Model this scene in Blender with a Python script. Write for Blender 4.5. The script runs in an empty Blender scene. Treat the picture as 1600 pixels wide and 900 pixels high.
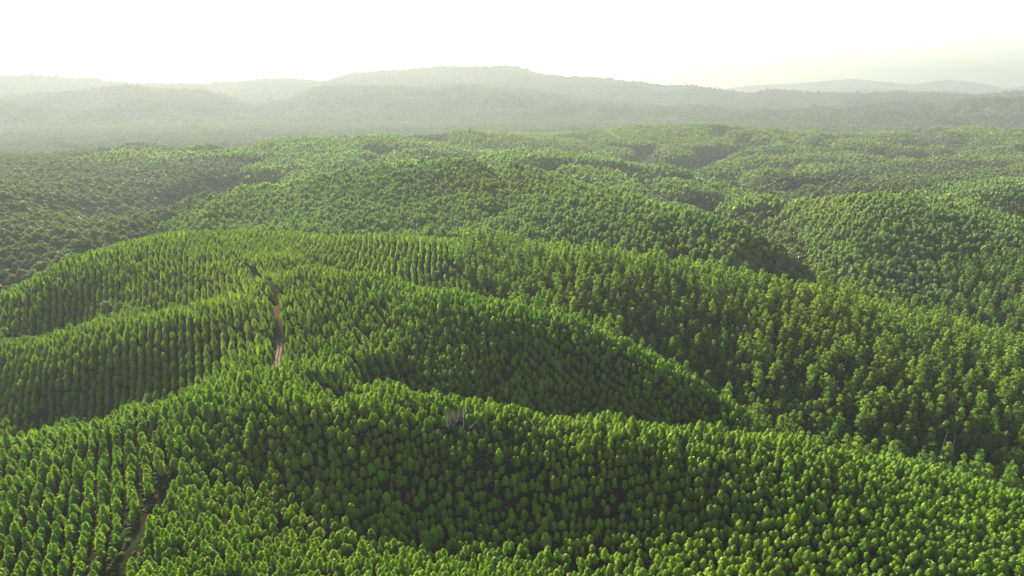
import bpy, math, random
import numpy as np
from math import radians, sin, cos, pi

SC = bpy.context.scene
random.seed(11)
RNG = np.random.default_rng(11)

# ------------------------------------------------------------------ camera
CAMZ = 200.0
PITCH = radians(15.7)
FPX = 1067.0                                   # focal length in pixels of a 1600 px wide frame
cam_d = bpy.data.cameras.new('camera')
cam_d.sensor_width = 36.0
cam_d.lens = 36.0 * FPX / 1600.0
cam_d.clip_start = 1.0
cam_d.clip_end = 60000.0
cam = bpy.data.objects.new('camera', cam_d)
SC.collection.objects.link(cam)
cam.location = (0, 0, CAMZ)
cam.rotation_euler = (radians(90) - PITCH, 0, 0)
SC.camera = cam

# ------------------------------------------------------------------ sky, sun, exposure
SUN_EL = radians(27.0)
SUN_AZ = radians(-30.0)                        # from the view direction (+Y), negative = left
world = bpy.data.worlds.new('World')
SC.world = world
world.use_nodes = True
wn = world.node_tree.nodes
sky = wn.new('ShaderNodeTexSky')
sky.sky_type = 'NISHITA'
sky.sun_disc = False
sky.sun_elevation = SUN_EL
sky.sun_rotation = SUN_AZ
sky.air_density = 1.0
sky.dust_density = 2.0
sky.ozone_density = 1.0
world.node_tree.links.new(sky.outputs[0], wn['Background'].inputs[0])
wn['Background'].inputs[1].default_value = 0.072

sun_d = bpy.data.lights.new('sun', 'SUN')
sun_d.energy = 5.0
sun_d.angle = radians(0.5)
sun_d.color = (1.0, 0.93, 0.78)
sun = bpy.data.objects.new('sun', sun_d)
SC.collection.objects.link(sun)
sun.rotation_euler = (radians(90) - SUN_EL, 0, pi - SUN_AZ)
sun.location = (0, 0, 600)

SC.view_settings.view_transform = 'Standard'
SC.view_settings.look = 'None'
SC.view_settings.gamma = 1.0
SC.view_settings.exposure = 2.5
SC.render.engine = 'CYCLES'
SC.cycles.max_bounces = 6
SC.cycles.diffuse_bounces = 3
SC.cycles.transmission_bounces = 3
SC.cycles.volume_bounces = 1
SC.cycles.use_denoising = True
SC.cycles.denoising_prefilter = 'ACCURATE'
SC.cycles.use_adaptive_sampling = False
HAZE_DENSITY = 1 / 8400.0

# ------------------------------------------------------------------ helpers
def tag(o, label=None, cat=None, group=None, kind=None):
    if label: o['label'] = label
    if cat: o['category'] = cat
    if group: o['group'] = group
    if kind: o['kind'] = kind
    return o

def new_obj(name, data, parent=None, link=True):
    o = bpy.data.objects.new(name, data)
    if link: SC.collection.objects.link(o)
    if parent: o.parent = parent
    return o

def mesh_np(name, verts, faces, mats, mat_idx=None, smooth=None):
    """faces: an (n, k) array, or a list of such arrays."""
    me = bpy.data.meshes.new(name)
    if not isinstance(faces, (list, tuple)): faces = [faces]
    faces = [np.asarray(f, dtype=np.int32) for f in faces if len(f)]
    loops = np.concatenate([f.ravel() for f in faces])
    tot = np.concatenate([np.full(len(f), f.shape[1], dtype=np.int32) for f in faces])
    start = np.concatenate([[0], np.cumsum(tot)[:-1]]).astype(np.int32)
    me.vertices.add(len(verts)); me.vertices.foreach_set('co', np.asarray(verts, dtype=np.float32).ravel())
    me.loops.add(len(loops)); me.loops.foreach_set('vertex_index', loops)
    me.polygons.add(len(tot)); me.polygons.foreach_set('loop_start', start); me.polygons.foreach_set('loop_total', tot)
    for m in mats: me.materials.append(m)
    if mat_idx is not None: me.polygons.foreach_set('material_index', np.asarray(mat_idx, dtype=np.int32))
    if smooth is not None:
        s = np.full(len(tot), bool(smooth)) if np.isscalar(smooth) else np.asarray(smooth, dtype=bool)
        me.polygons.foreach_set('use_smooth', s)
    me.update(calc_edges=True); me.validate()
    return me

def unproject(px, py, d):
    v = (450 - py) / FPX
    return (d * (px - 800) / FPX, d * (cos(PITCH) + v * sin(PITCH)), CAMZ + d * (-sin(PITCH) + v * cos(PITCH)))

def project(x, y, z):
    zz = z - CAMZ
    dep = y * cos(PITCH) - zz * sin(PITCH)
    up = y * sin(PITCH) + zz * cos(PITCH)
    dep = np.maximum(dep, 1e-3)
    return 800 + FPX * x / dep, 450 - FPX * up / dep, dep

# value noise, vectorised
_perm = np.random.default_rng(5).random((256, 256))
def vnoise(x, y, seed=0):
    x = np.asarray(x, dtype=float) + seed * 17.31; y = np.asarray(y, dtype=float) + seed * 9.77
    xi = np.floor(x).astype(int); yi = np.floor(y).astype(int)
    fx = x - xi; fy = y - yi
    fx = fx * fx * fx * (fx * (fx * 6 - 15) + 10); fy = fy * fy * fy * (fy * (fy * 6 - 15) + 10)
    a = _perm[xi & 255, yi & 255]; b = _perm[(xi + 1) & 255, yi & 255]
    c = _perm[xi & 255, (yi + 1) & 255]; e = _perm[(xi + 1) & 255, (yi + 1) & 255]
    return (a * (1 - fx) + b * fx) * (1 - fy) + (c * (1 - fx) + e * fx) * fy
def fbm(x, y, n=4, seed=0):
    s = 0; a = 1; t = 0
    for k in range(n):
        s = s + a * (vnoise(x, y, seed + k) - 0.5) * 2; t += a
        a *= 0.5; x = np.asarray(x) * 2.03; y = np.asarray(y) * 2.03
    return s / t

# ------------------------------------------------------------------ terrain: surveyed points of the canopy (bearing px, py, distance, tree height)
S = []
def pts(H, *a): S.extend([(p[0], p[1], p[2], (p[3] if len(p) > 3 else H)) for p in a])
# foreground slopes
pts(8, (-150,1000,200),(200,1000,190),(500,1000,200),(900,1000,215),(1300,1000,222),(1750,1000,225))
pts(8, (-100,900,228),(100,900,222),(180,900,219),(250,900,206),(400,900,214),(550,900,220),(700,900,228),(850,900,235),(1000,900,240),(1150,900,242),(1300,900,244),(1450,900,246),(1600,900,248),(1750,900,250))
pts(8, (-100,800,255),(0,800,255),(120,800,252),(205,800,245),(260,800,237),(350,800,246),(500,800,258),(650,800,268),(800,800,272),(950,800,272),(1100,800,272),(1250,800,270),(1400,800,272),(1600,800,283))
pts(8, (0,720,285),(150,700,285),(260,710,274),(300,700,280),(400,700,282),(500,700,280),(650,700,286),(800,700,288),(950,700,290),(1100,700,293),(1250,700,298),(1400,730,303))
pts(8, (500,650,290),(600,650,292),(700,665,297),(900,660,305),(1100,665,312))
pts(8, (440,612,298),(480,610,298),(560,610,303),(640,628,306),(540,624,320))
pts(8, (520,560,345),(600,580,335),(700,606,325),(800,625,322),(950,638,322),(1100,650,322),(1250,672,325),(1400,705,322),(1500,733,318),(1600,758,315),(1750,790,310),(560,590,338))
pts(17, (600,600,352),(700,622,348),(800,640,345),(950,652,345),(1100,664,348),(1250,690,350))
pts(8, (600,560,362),(700,590,358),(800,610,360),(950,620,362),(1100,635,362))
pts(8, (600,500,395),(700,530,382),(800,550,380),(950,570,378),(1100,605,370))
# second ridge with the track
pts(8, (430,395,520),(480,408,475),(600,420,455),(700,445,430),(800,468,415),(900,490,405),(1000,530,395),(1080,575,385),(1160,625,370))
pts(8, (480,450,430),(600,455,420),(500,500,398),(470,550,365),(430,540,365),(430,480,410),(430,450,440))
pts(14, (480,418,520),(600,430,500),(700,455,478),(800,480,462),(450,380,560),(600,385,560),(600,405,530),(400,400,510))
# tall forest on the right
pts(17, (900,500,450),(1000,545,430),(1080,600,410),(1160,640,395),(1300,690,370),(1450,730,350,14),(1600,775,340,14))
pts(17, (900,440,490),(800,400,540),(1000,480,465),(1200,560,420),(1200,480,470),(1400,600,400),(1400,530,450),(1600,600,420),(1600,680,380),(1750,620,400))
pts(17, (300,362,650,8),(450,358,640,8),(600,357,625,9),(750,365,605,12),(900,380,585),(1050,402,560),(1200,430,540),(1300,452,530),(1400,480,515),(1500,500,505),(1600,522,495),(1750,550,485))
pts(19, (300,375,720),(600,368,690),(900,392,650),(1050,415,620),(1200,445,600),(1400,475,580),(1600,525,550))
# middle hills
pts(13, (450,345,770),(600,340,770),(800,355,710),(1000,380,655),(1150,405,615))
pts(12, (260,325,850),(350,308,900),(450,295,930),(500,275,970),(600,262,995),(740,253,998),(820,262,970),(900,285,900),(1000,315,820),(1100,345,750),(1200,378,690),(1235,400,650))
pts(12, (500,310,850),(700,300,870),(850,320,790))
pts(26, (260,335,950),(500,290,1060),(740,268,1080),(900,300,1010),(1000,330,930),(1100,360,850),(1200,392,780))
pts(12, (400,280,1150),(600,250,1200),(900,270,1150),(1000,290,1120),(1100,320,1050),(1180,350,940))
pts(12, (1225,410,690),(1300,440,640),(1300,400,700),(1300,350,770),(1310,312,860),(1400,308,880),(1500,318,860),(1600,345,820),(1450,400,700),(1600,430,650),(1750,360,800))
pts(20, (1310,322,980),(1450,320,1000),(1600,345,960),(1200,300,980))
pts(12, (700,240,1380),(850,236,1380),(950,250,1320),(1100,275,1220),(1250,290,1150),(850,245,1500),(950,260,1450))
pts(26, (850,250,1520),(1100,288,1400),(1000,272,1440))
pts(12, (1100,262,1350),(1300,275,1250),(1500,285,1150),(1600,290,1050),(1550,300,1000),(1600,275,1300),(500,245,1270))
pts(24, (1180,355,850),(1205,380,770),(1225,412,700))
# far ridge
pts(12, (-150,250,1350),(0,245,1350),(100,238,1450),(220,226,1500),(310,236,1500),(400,222,1450),(500,220,1450),(600,215,1500),(680,222,1550),(740,208,1600),(820,218,1650),(900,216,1800),(1000,201,1900),(1150,198,1950),(1280,210,2000),(1380,208,2000),(1500,200,2000),(1600,207,2000),(1750,205,2000))
pts(12, (1200,240,1600),(1450,240,1600),(1600,245,1600))
pts(12, (1450,212,2250),(1600,216,2250),(1750,216,2250),(1000,212,2200),(1150,210,2250))
# left valley
pts(10, (0,300,900),(200,270,1150),(300,300,950),(0,370,720),(0,440,640),(150,380,700),(-150,300,900),(-150,440,600))
pts(18, (0,470,560),(100,415,600),(230,370,660))
pts(8, (0,455,500),(100,400,530),(250,362,600),(340,372,590),(0,510,455),(200,480,462),(350,430,500),(100,440,495),(200,420,510),(-150,490,490))
pts(8, (400,452,440),(300,468,435),(200,488,430),(100,508,428),(0,525,425),(-150,550,415),(300,520,395),(100,580,385),(200,550,390),(400,520,390))
pts(8, (0,660,362),(100,640,355),(200,615,352),(300,595,348),(380,570,345))
pts(8, (0,675,322),(100,655,322),(200,632,318),(300,612,315),(400,588,318),(440,575,322),(-150,700,315))
pts(16, (0,685,342),(100,663,340),(200,637,336))

S = [(a, b, d if d < 1000 else 1000 + (d - 1000) * 1.85, h) for a, b, d, h in S]
STRETCH = lambda d: d if d < 1000 else 1000 + (d - 1000) * 1.85
P3 = np.array([unproject(a, b, d) for a, b, d, h in S])
P3[:, 2] -= np.array([s[3] for s in S])
VALLEYS = [   # bearing px, distance, height below the camera: valley floors no line of sight reaches
    (300,1030,-168),(450,1150,-165),(600,1190,-160),(740,1200,-158),(850,1120,-160),(950,1020,-168),(1050,915,-176),(1150,830,-184),
    (700,2050,-150),(850,2080,-175),(950,2000,-185),(1100,1850,-190),(1250,1700,-185),
    (1310,1050,-195),(1450,1070,-198),(1600,1010,-200),
    (300,725,-168),(900,645,-160),(1050,612,-172),(1200,592,-182)]
VALLEYS += [(-150, 436, -172), (0, 441, -165), (100, 443, -157), (200, 446, -149), (300, 451, -142), (0, 343, -183), (100, 341, -176), (200, 337, -163), (-150, 340, -188)]
VALLEYS += [(q, 2350 if q < 750 else 3450, -190) for q in range(-200, 1850, 190)] + [(q, 2900 if q < 750 else 3800, -192) for q in range(-200, 1850, 190)] + [(q, 4100, -188) for q in range(-200, 1850, 190)]
VP = np.array([(d * (px - 800) / FPX, d * 0.985, CAMZ + z) for px, d, z in VALLEYS])
P3 = np.vstack([P3, VP])
def lp(x, y):
    r = np.hypot(x, y)
    return np.clip(np.arctan2(x, y), -0.9, 0.9), np.log(np.clip(r, 165.0, 4100.0))
U, V = lp(P3[:, 0], P3[:, 1])
def phi(r2): return 0.5 * r2 * np.log(r2 + 1e-12)
n = len(U)
K = phi((U[:, None] - U[None]) ** 2 + (V[:, None] - V[None]) ** 2) + np.eye(n) * 2.5e-4
A = np.zeros((n + 3, n + 3)); A[:n, :n] = K
A[:n, n] = 1; A[:n, n + 1] = U; A[:n, n + 2] = V; A[n:, :n] = A[:n, n:].T
Wt = np.linalg.solve(A, np.concatenate([P3[:, 2], np.zeros(3)]))

RANGES = [   # crest distance, start, crest profile in bearing px -> py
    (6700, 4700, [(-300,150),(0,158),(100,150),(180,141),(230,137),(280,144),(340,143),(400,158),(450,163),(500,141),(570,134),(650,137),(740,134),(830,143),(900,158),(1000,170),(1100,176),(1200,178),(1350,170),(1500,160),(1600,157),(1900,150)]),
    (9000, 6500, [(-300,112),(0,118),(40,122),(80,124),(150,124),(190,130),(250,134),(340,132),(400,130),(450,125),(500,127),(520,129),(570,113),(640,112),(700,106),(780,106),(820,109),(840,116),(900,124),(1000,133),(1030,138),(1070,136),(1110,146),(1150,150),(1190,145),(1250,149),(1350,150),(1420,150),(1500,153),(1560,146),(1600,140),(1900,130)]),
    (13000, 11500, [(-300,150),(600,150),(1000,150),(1060,147),(1120,143),(1170,146),(1250,144),(1300,136),(1350,137),(1400,140),(1450,139),(1500,146),(1600,150),(1900,150)]),
    (17000, 15000, [(-300,150),(900,160),(1050,148),(1150,133),(1230,129),(1310,122),(1370,128),(1400,131),(1450,123),(1500,129),(1540,137),(1570,133),(1600,137),(1900,128)]),
]
def carve(x, y):
    """0 on the spurs to 1 along the gullies that cut the hills farther off"""
    a = fbm(x / 330 + 3.1, y / 420 + 7.7, 3, 111)
    v = np.clip(1 - np.abs(a) * 4.2, 0, 1)
    return v * v * (3 - 2 * v)

def ground(x, y):
    x = np.asarray(x, dtype=float); y = np.asarray(y, dtype=float)
    sh = x.shape; x = x.ravel(); y = y.ravel()
    out = np.empty(len(x))
    for i in range(0, len(x), 20000):
        u, v = lp(x[i:i+20000], y[i:i+20000])
        r2 = (u[:, None] - U[None]) ** 2 + (v[:, None] - V[None]) ** 2
        out[i:i+20000] = phi(r2) @ Wt[:n] + Wt[n] + Wt[n+1] * u + Wt[n+2] * v
    r = np.hypot(x, y); th = np.arctan2(x, y)
    # behind the camera the land settles to a level
    side = np.clip((np.abs(th) - 0.9) / 0.6, 0, 1); side = side * side * (3 - 2 * side)
    out = out * (1 - side) + 35.0 * side
    near = np.clip((165 - r) / 150, 0, 1); out = out * (1 - near) + 35.0 * near
    out -= carve(x, y) * (np.clip((r - 640) / 300, 0, 1) * 13 + np.clip((r - 1000) / 600, 0, 1) * 27) * np.clip((4300 - r) / 600, 0, 1)
    out += fbm(x / 260, y / 260, 3, 13) * np.clip((r - 750) / 800, 0, 1) * 7
    out += fbm(x / 90, y / 90, 3, 3) * np.clip(r / 400, 0.5, 3.0) * 1.6
    px = 800 + FPX * np.tan(np.clip(th, -1.1, 1.1)) * 1.0
    for k, (R, r0, prof) in enumerate(RANGES):
        pr = np.array(prof, dtype=float)
        wob = fbm(th * 9, r / 900, 3, 20 + k) * 0.07
        py = np.interp(px + wob * 200 * (np.abs(r - R) / R > 0.02), pr[:, 0], pr[:, 1])
        # height of the crest above camera level
        ratio = -sin(PITCH) + (450 - py) / FPX * cos(PITCH)
        q = cos(PITCH) + (450 - py) / FPX * sin(PITCH)
        E = CAMZ + ratio / q * R * np.cos(th) - 11
        s = (r - r0) / (R - r0)
        up = np.clip(s, 0, 1); up = up ** 1.15 * (1.6 - 0.6 * up)
        dn = 1 - np.clip((r - R) / (R * 0.22), 0, 1) * 0.8
        w = np.where(s < 1, up, dn) * (r > r0)
        mid = 4 * np.clip(s, 0, 1) * (1 - np.clip(s, 0, 1))
        spur = (1 - np.abs(fbm(x / 520 + wob * 3, y / 700, 4, 40 + k)) * 2.2)
        zz = 10 + (E - 10) * w + mid * (spur - 0.4) * 110 + w * (fbm(x / 60, y / 60, 3, 50 + k) * 14 + fbm(x / 330, y / 330, 3, 55 + k) * 26) * (R < 12000)
        out = np.where(r > r0, np.maximum(out, zz), out)
    return out.reshape(sh)

# ------------------------------------------------------------------ materials
def nt(name):
    m = bpy.data.materials.new(name); m.use_nodes = True
    N = m.node_tree.nodes; N.clear()
    return m, N, m.node_tree.links.new

def noise(N, L, scale, detail=3, vec=None, rough=0.55):
    t = N.new('ShaderNodeTexNoise'); t.inputs['Scale'].default_value = scale
    t.inputs['Detail'].default_value = detail; t.inputs['Roughness'].default_value = rough
    if vec: L(vec, t.inputs['Vector'])
    return t.outputs['Fac']

def ramp(N, L, fac, stops):
    r = N.new('ShaderNodeValToRGB'); e = r.color_ramp.elements
    while len(e) < len(stops): e.new(0.5)
    for k, (p, c) in enumerate(stops):
        e[k].position = p; e[k].color = (*c, 1)
    L(fac, r.inputs[0]); return r.outputs[0]

def mixc(N, L, f, a, b, mode='MIX'):
    m = N.new('ShaderNodeMix'); m.data_type = 'RGBA'; m.blend_type = mode
    if isinstance(f, float): m.inputs[0].default_value = f
    else: L(f, m.inputs[0])
    for s, v in ((6, a), (7, b)):
        if isinstance(v, tuple): m.inputs[s].default_value = (*v, 1)
        else: L(v, m.inputs[s])
    return m.outputs[2]

def leaf_mat(name, dark, mid, light, trans=0.45, tcol=(1.25, 1.35, 0.5), patch=0.02, own=0.45):
    m, N, L = nt(name)
    geo = N.new('ShaderNodeNewGeometry'); inf = N.new('ShaderNodeObjectInfo')
    a = N.new('ShaderNodeMath'); a.operation = 'MULTIPLY_ADD'
    L(inf.outputs['Random'], a.inputs[0]); a.inputs[1].default_value = own
    b = N.new('ShaderNodeMath'); b.operation = 'MULTIPLY'
    L(geo.outputs['Random Per Island'], b.inputs[0]); b.inputs[1].default_value = 0.30
    L(b.outputs[0], a.inputs[2])
    c = N.new('ShaderNodeMath'); c.operation = 'MULTIPLY_ADD'
    L(noise(N, L, patch, 3, geo.outputs['Position']), c.inputs[0]); c.inputs[1].default_value = 0.7
    L(a.outputs[0], c.inputs[2])
    d = N.new('ShaderNodeMath'); d.operation = 'SUBTRACT'; L(c.outputs[0], d.inputs[0]); d.inputs[1].default_value = 0.22
    col = ramp(N, L, d.outputs[0], [(0.05, dark), (0.5, mid), (0.95, light)])
    hue = ramp(N, L, noise(N, L, 0.0055, 3, geo.outputs['Position']), [(0.36, (0.80, 0.93, 1.30)), (0.5, (1, 1, 1)), (0.66, (1.20, 1.03, 0.85))])
    col = mixc(N, L, 1.0, col, hue, 'MULTIPLY')
    df = N.new('ShaderNodeBsdfDiffuse'); L(col, df.inputs[0])
    tr = N.new('ShaderNodeBsdfTranslucent')
    L(mixc(N, L, 1.0, col, tcol, 'MULTIPLY'), tr.inputs[0])
    mx = N.new('ShaderNodeMixShader'); mx.inputs[0].default_value = trans
    L(df.outputs[0], mx.inputs[1]); L(tr.outputs[0], mx.inputs[2])
    gl = N.new('ShaderNodeBsdfGlossy'); gl.inputs['Roughness'].default_value = 0.45
    gl.inputs['Color'].default_value = (0.95, 0.95, 0.4, 1)
    m2 = N.new('ShaderNodeMixShader'); m2.inputs[0].default_value = 0.03
    L(mx.outputs[0], m2.inputs[1]); L(gl.outputs[0], m2.inputs[2])
    o = N.new('ShaderNodeOutputMaterial'); L(m2.outputs[0], o.inputs[0])
    return m

def simple_mat(name, stops, scale, rough=0.9, coords='Position'):
    m, N, L = nt(name)
    geo = N.new('ShaderNodeNewGeometry')
    col = ramp(N, L, noise(N, L, scale, 4, geo.outputs[coords]), stops)
    p = N.new('ShaderNodeBsdfPrincipled'); p.inputs['Roughness'].default_value = rough
    p.inputs['Specular IOR Level'].default_value = 0.0
    L(col, p.inputs['Base Color'])
    o = N.new('ShaderNodeOutputMaterial'); L(p.outputs[0], o.inputs[0])
    return m

M_YOUNG = leaf_mat('leaves_young', (0.040, 0.104, 0.006), (0.090, 0.190, 0.007), (0.175, 0.290, 0.008), 0.58, (1.65, 1.65, 0.3), 0.02, 0.55)
M_TALL = leaf_mat('leaves_tall', (0.026, 0.070, 0.012), (0.070, 0.140, 0.018), (0.140, 0.215, 0.024), 0.50, (1.5, 1.55, 0.45), 0.02, 0.65)
M_DOME = leaf_mat('leaves_dome', (0.040, 0.095, 0.024), (0.082, 0.158, 0.038), (0.140, 0.215, 0.054), 0.46, (1.35, 1.4, 0.55))
M_BROAD = leaf_mat('leaves_broad', (0.030, 0.068, 0.028), (0.060, 0.110, 0.042), (0.105, 0.155, 0.056), 0.38, (1.2, 1.25, 0.6), 0.012)
M_RUST = leaf_mat('leaves_rust', (0.10, 0.045, 0.02), (0.16, 0.07, 0.03), (0.20, 0.10, 0.045), 0.25, (1.1, 0.9, 0.6))
M_OLIVE = leaf_mat('leaves_olive', (0.07, 0.09, 0.035), (0.11, 0.13, 0.05), (0.15, 0.16, 0.07), 0.3, (1.1, 1.05, 0.6))
M_BARK = simple_mat('bark', [(0.3, (0.10, 0.08, 0.06)), (0.7, (0.20, 0.165, 0.125))], 1.5)
M_PALE = simple_mat('pale_bark', [(0.3, (0.42, 0.37, 0.29)), (0.65, (0.62, 0.57, 0.48))], 1.2)
M_GREY = simple_mat('dead_wood', [(0.3, (0.15, 0.12, 0.08)), (0.7, (0.26, 0.22, 0.15))], 1.0)

def ground_mat():
    m, N, L = nt('forest_floor')
    geo = N.new('ShaderNodeNewGeometry'); pos = geo.outputs['Position']
    a = ramp(N, L, noise(N, L, 0.5, 6, pos, 0.65), [(0.25, (0.008, 0.0055, 0.003)), (0.5, (0.015, 0.010, 0.006)), (0.75, (0.028, 0.020, 0.012))])
    g = ramp(N, L, noise(N, L, 1.7, 4, pos), [(0.3, (0.010, 0.014, 0.005)), (0.7, (0.018, 0.024, 0.008))])
    f = ramp(N, L, noise(N, L, 0.06, 5, pos), [(0.42, (0, 0, 0)), (0.62, (1, 1, 1))])
    near = mixc(N, L, f, a, g)
    far = ramp(N, L, noise(N, L, 0.02, 8, pos, 0.7), [(0.3, (0.020, 0.038, 0.018)), (0.7, (0.055, 0.078, 0.032))])
    ln = N.new('ShaderNodeVectorMath'); ln.operation = 'LENGTH'; L(pos, ln.inputs[0])
    mr = N.new('ShaderNodeMapRange'); L(ln.outputs['Value'], mr.inputs[0])
    mr.inputs[1].default_value = 1900; mr.inputs[2].default_value = 2300
    col = mixc(N, L, mr.outputs[0], near, far)
    p = N.new('ShaderNodeBsdfPrincipled'); p.inputs['Roughness'].default_value = 1.0
    p.inputs['Specular IOR Level'].default_value = 0.0
    L(col, p.inputs['Base Color'])
    bp = N.new('ShaderNodeBump'); bp.inputs['Strength'].default_value = 0.7; bp.inputs['Distance'].default_value = 0.6
    L(noise(N, L, 1.2, 6, pos), bp.inputs['Height']); L(bp.outputs[0], p.inputs['Normal'])
    o = N.new('ShaderNodeOutputMaterial'); L(p.outputs[0], o.inputs[0])
    return m

# ------------------------------------------------------------------ ground sheet (polar, 360 degrees, to the horizon)
def build_ground():
    front = np.linspace(-0.86, 0.86, 520)
    back = np.linspace(0.86, 2 * pi - 0.86, 70)[1:-1]
    th = np.concatenate([front, back])
    r = np.concatenate([np.linspace(5, 160, 8)[:-1], np.exp(np.linspace(np.log(160), np.log(30000), 620))])
    T, R = np.meshgrid(th, r)
    X = R * np.sin(T); Y = R * np.cos(T)
    Z = ground(X, Y)
    far = np.clip((R - 18500) / 4000, 0, 1); Z = Z * (1 - far) + 20 * far
    nth = len(th); nr = len(r)
    i = np.arange(nr - 1)[:, None]; j = np.arange(nth)[None]
    j2 = (j + 1) % nth
    quads = np.stack([i * nth + j, i * nth + j2, (i + 1) * nth + j2, (i + 1) * nth + j], -1).reshape(-1, 4)
    V_ = np.stack([X, Y, Z], -1).reshape(-1, 3)
    c = len(V_); V_ = np.vstack([V_, [[0, 0, Z[0].mean()]]])
    jj = np.arange(nth)
    tris = np.stack([np.full(nth, c), (jj + 1) % nth, jj], -1)
    me = mesh_np('ground', V_, [quads, tris], [ground_mat()], smooth=True)
    return tag(new_obj('ground', me), kind='structure')
ground_obj = build_ground()

# march a line of sight to the land: used once, to survey where single things stand
def survey(px, py, H=8.0, d0=150, d1=2900):
    d = np.arange(d0, d1, 1.0)
    v = (450 - py) / FPX
    x = d * (px - 800) / FPX; y = d * (cos(PITCH) + v * sin(PITCH)); z = CAMZ + d * (-sin(PITCH) + v * cos(PITCH))
    hit = np.nonzero(z < ground(x, y) + H)[0]
    k = hit[0] if len(hit) else len(d) - 1
    return float(x[k]), float(y[k])

def gz(x, y): return float(ground(np.array([x]), np.array([y]))[0])

# ------------------------------------------------------------------ the dirt track
TRACK_PX = [(433, 562, 350), (430, 535, 365), (433, 510, 382), (434, 488, 402), (431, 465, 425), (428, 445, 445), (418, 428, 475), (395, 410, 505), (365, 392, 545), (345, 380, 580), (335, 374, 600)]
TRACK = np.array([unproject(*p)[:2] for p in TRACK_PX])
def resample(P, step):
    seg = np.hypot(*np.diff(P, axis=0).T); s = np.concatenate([[0], np.cumsum(seg)])
    t = np.arange(0, s[-1], step)
    Q = np.stack([np.interp(t, s, P[:, 0]), np.interp(t, s, P[:, 1])], -1)
    for _ in range(12): Q[1:-1] = (Q[:-2] + 2 * Q[1:-1] + Q[2:]) / 4
    return Q
TRK = resample(TRACK, 2.0)
def dist_to(P, x, y):
    out = np.full(len(x), 1e9)
    for i in range(0, len(x), 20000):
        dd = (x[i:i+20000, None] - P[None, :, 0]) ** 2 + (y[i:i+20000, None] - P[None, :, 1]) ** 2
        out[i:i+20000] = np.sqrt(dd.min(1))
    return out

def ribbon(name, P, offs, lift, mat, **kw):
    t = np.gradient(P, axis=0); t /= np.hypot(*t.T)[:, None]; nrm = np.stack([t[:, 1], -t[:, 0]], -1)
    rows = []
    for o in offs:
        w = o + 0.25 * fbm(np.arange(len(P)) * 0.3, np.full(len(P), o * 3.3), 2, 7)
        q = P + nrm * np.asarray(w)[:, None]
        rows.append(np.stack([q[:, 0], q[:, 1], ground(q[:, 0], q[:, 1]) + lift + kw.get('edge', 0) * (o in (offs[0], offs[-1]))], -1))
    A_ = np.stack(rows, 1); k = len(offs); m_ = len(P)
    i = np.arange(m_ - 1)[:, None]; j = np.arange(k - 1)[None]
    q = np.stack([i * k + j, i * k + j + 1, (i + 1) * k + j + 1, (i + 1) * k + j], -1).reshape(-1, 4)
    return new_obj(name, mesh_np(name, A_.reshape(-1, 3), q, [mat], smooth=True))
M_TRACK = simple_mat('track_earth', [(0.3, (0.035, 0.024, 0.013)), (0.7, (0.070, 0.049, 0.028))], 0.8)
M_RUT = simple_mat('rut_earth', [(0.3, (0.105, 0.090, 0.052)), (0.7, (0.170, 0.145, 0.090))], 0.9)
tag(ribbon('dirt_track', TRK[np.hypot(TRK[:, 0], TRK[:, 1]) < 440], [-2.4, -1.7, -0.8, 0, 0.8, 1.6, 2.3], 0.12, M_TRACK, edge=-0.25), kind='structure')
for o0 in (-0.7, 0.8):
    tag(ribbon('wheel_rut', TRK[np.hypot(TRK[:, 0], TRK[:, 1]) < 396], [o0 - 0.3, o0 - 0.12, o0 + 0.12, o0 + 0.3], 0.17, M_RUT, edge=-0.02), kind='structure')
GULLY = resample(np.array([unproject(*p)[:2] for p in [(130, 960, 205), (165, 900, 219), (190, 850, 230), (212, 810, 243), (238, 770, 256), (262, 735, 268)]]), 2.0)
GAP2 = resample(np.array([unproject(*p)[:2] for p in [(440, 585, 338), (475, 592, 332), (520, 604, 328), (565, 612, 326)]]), 2.0)

# ------------------------------------------------------------------ tree meshes
def leaf_quads(C, Nn, size, rng, jit=0.55, asp=1.0):
    """small leaf-clump faces at C, roughly facing Nn."""
    k = len(C)
    Nn = Nn + rng.normal(0, jit, (k, 3)); Nn /= np.linalg.norm(Nn, axis=1)[:, None] + 1e-9
    up = rng.normal(0, 1, (k, 3))
    a = np.cross(Nn, up); a /= np.linalg.norm(a, axis=1)[:, None] + 1e-9
    b = np.cross(Nn, a)
    s = size * rng.uniform(0.6, 1.35, k)[:, None]
    V_ = np.stack([C - a * s * asp, C - b * s * 0.55 + a * s * .2, C + a * s * asp + Nn * s * 0.25, C + b * s * 0.6], 1).reshape(-1, 3)
    F = np.arange(k * 4).reshape(-1, 4)
    return V_, F

def tube(P, R, nseg=6):
    P = np.array(P, dtype=float); V_ = []; F = []
    for k, p in enumerate(P):
        d = P[min(k + 1, len(P) - 1)] - P[max(k - 1, 0)]; d /= np.linalg.norm(d) + 1e-9
        a = np.cross(d, [0.3, 1, 0.1]); a /= np.linalg.norm(a); b = np.cross(d, a)
        for q in range(nseg):
            t = 2 * pi * q / nseg
            V_.append(p + R[k] * (a * cos(t) + b * sin(t)))
    for k in range(len(P) - 1):
        for q in range(nseg):
            q2 = (q + 1) % nseg
            F.append((k * nseg + q, k * nseg + q2, (k + 1) * nseg + q2, (k + 1) * nseg + q))
    return np.array(V_), np.array(F)

def join(parts):
    V_ = []; F = []; o = 0
    for v, f in parts:
        V_.append(v); F.append(f + o); o += len(v)
    return np.vstack(V_), np.vstack(F)

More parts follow.
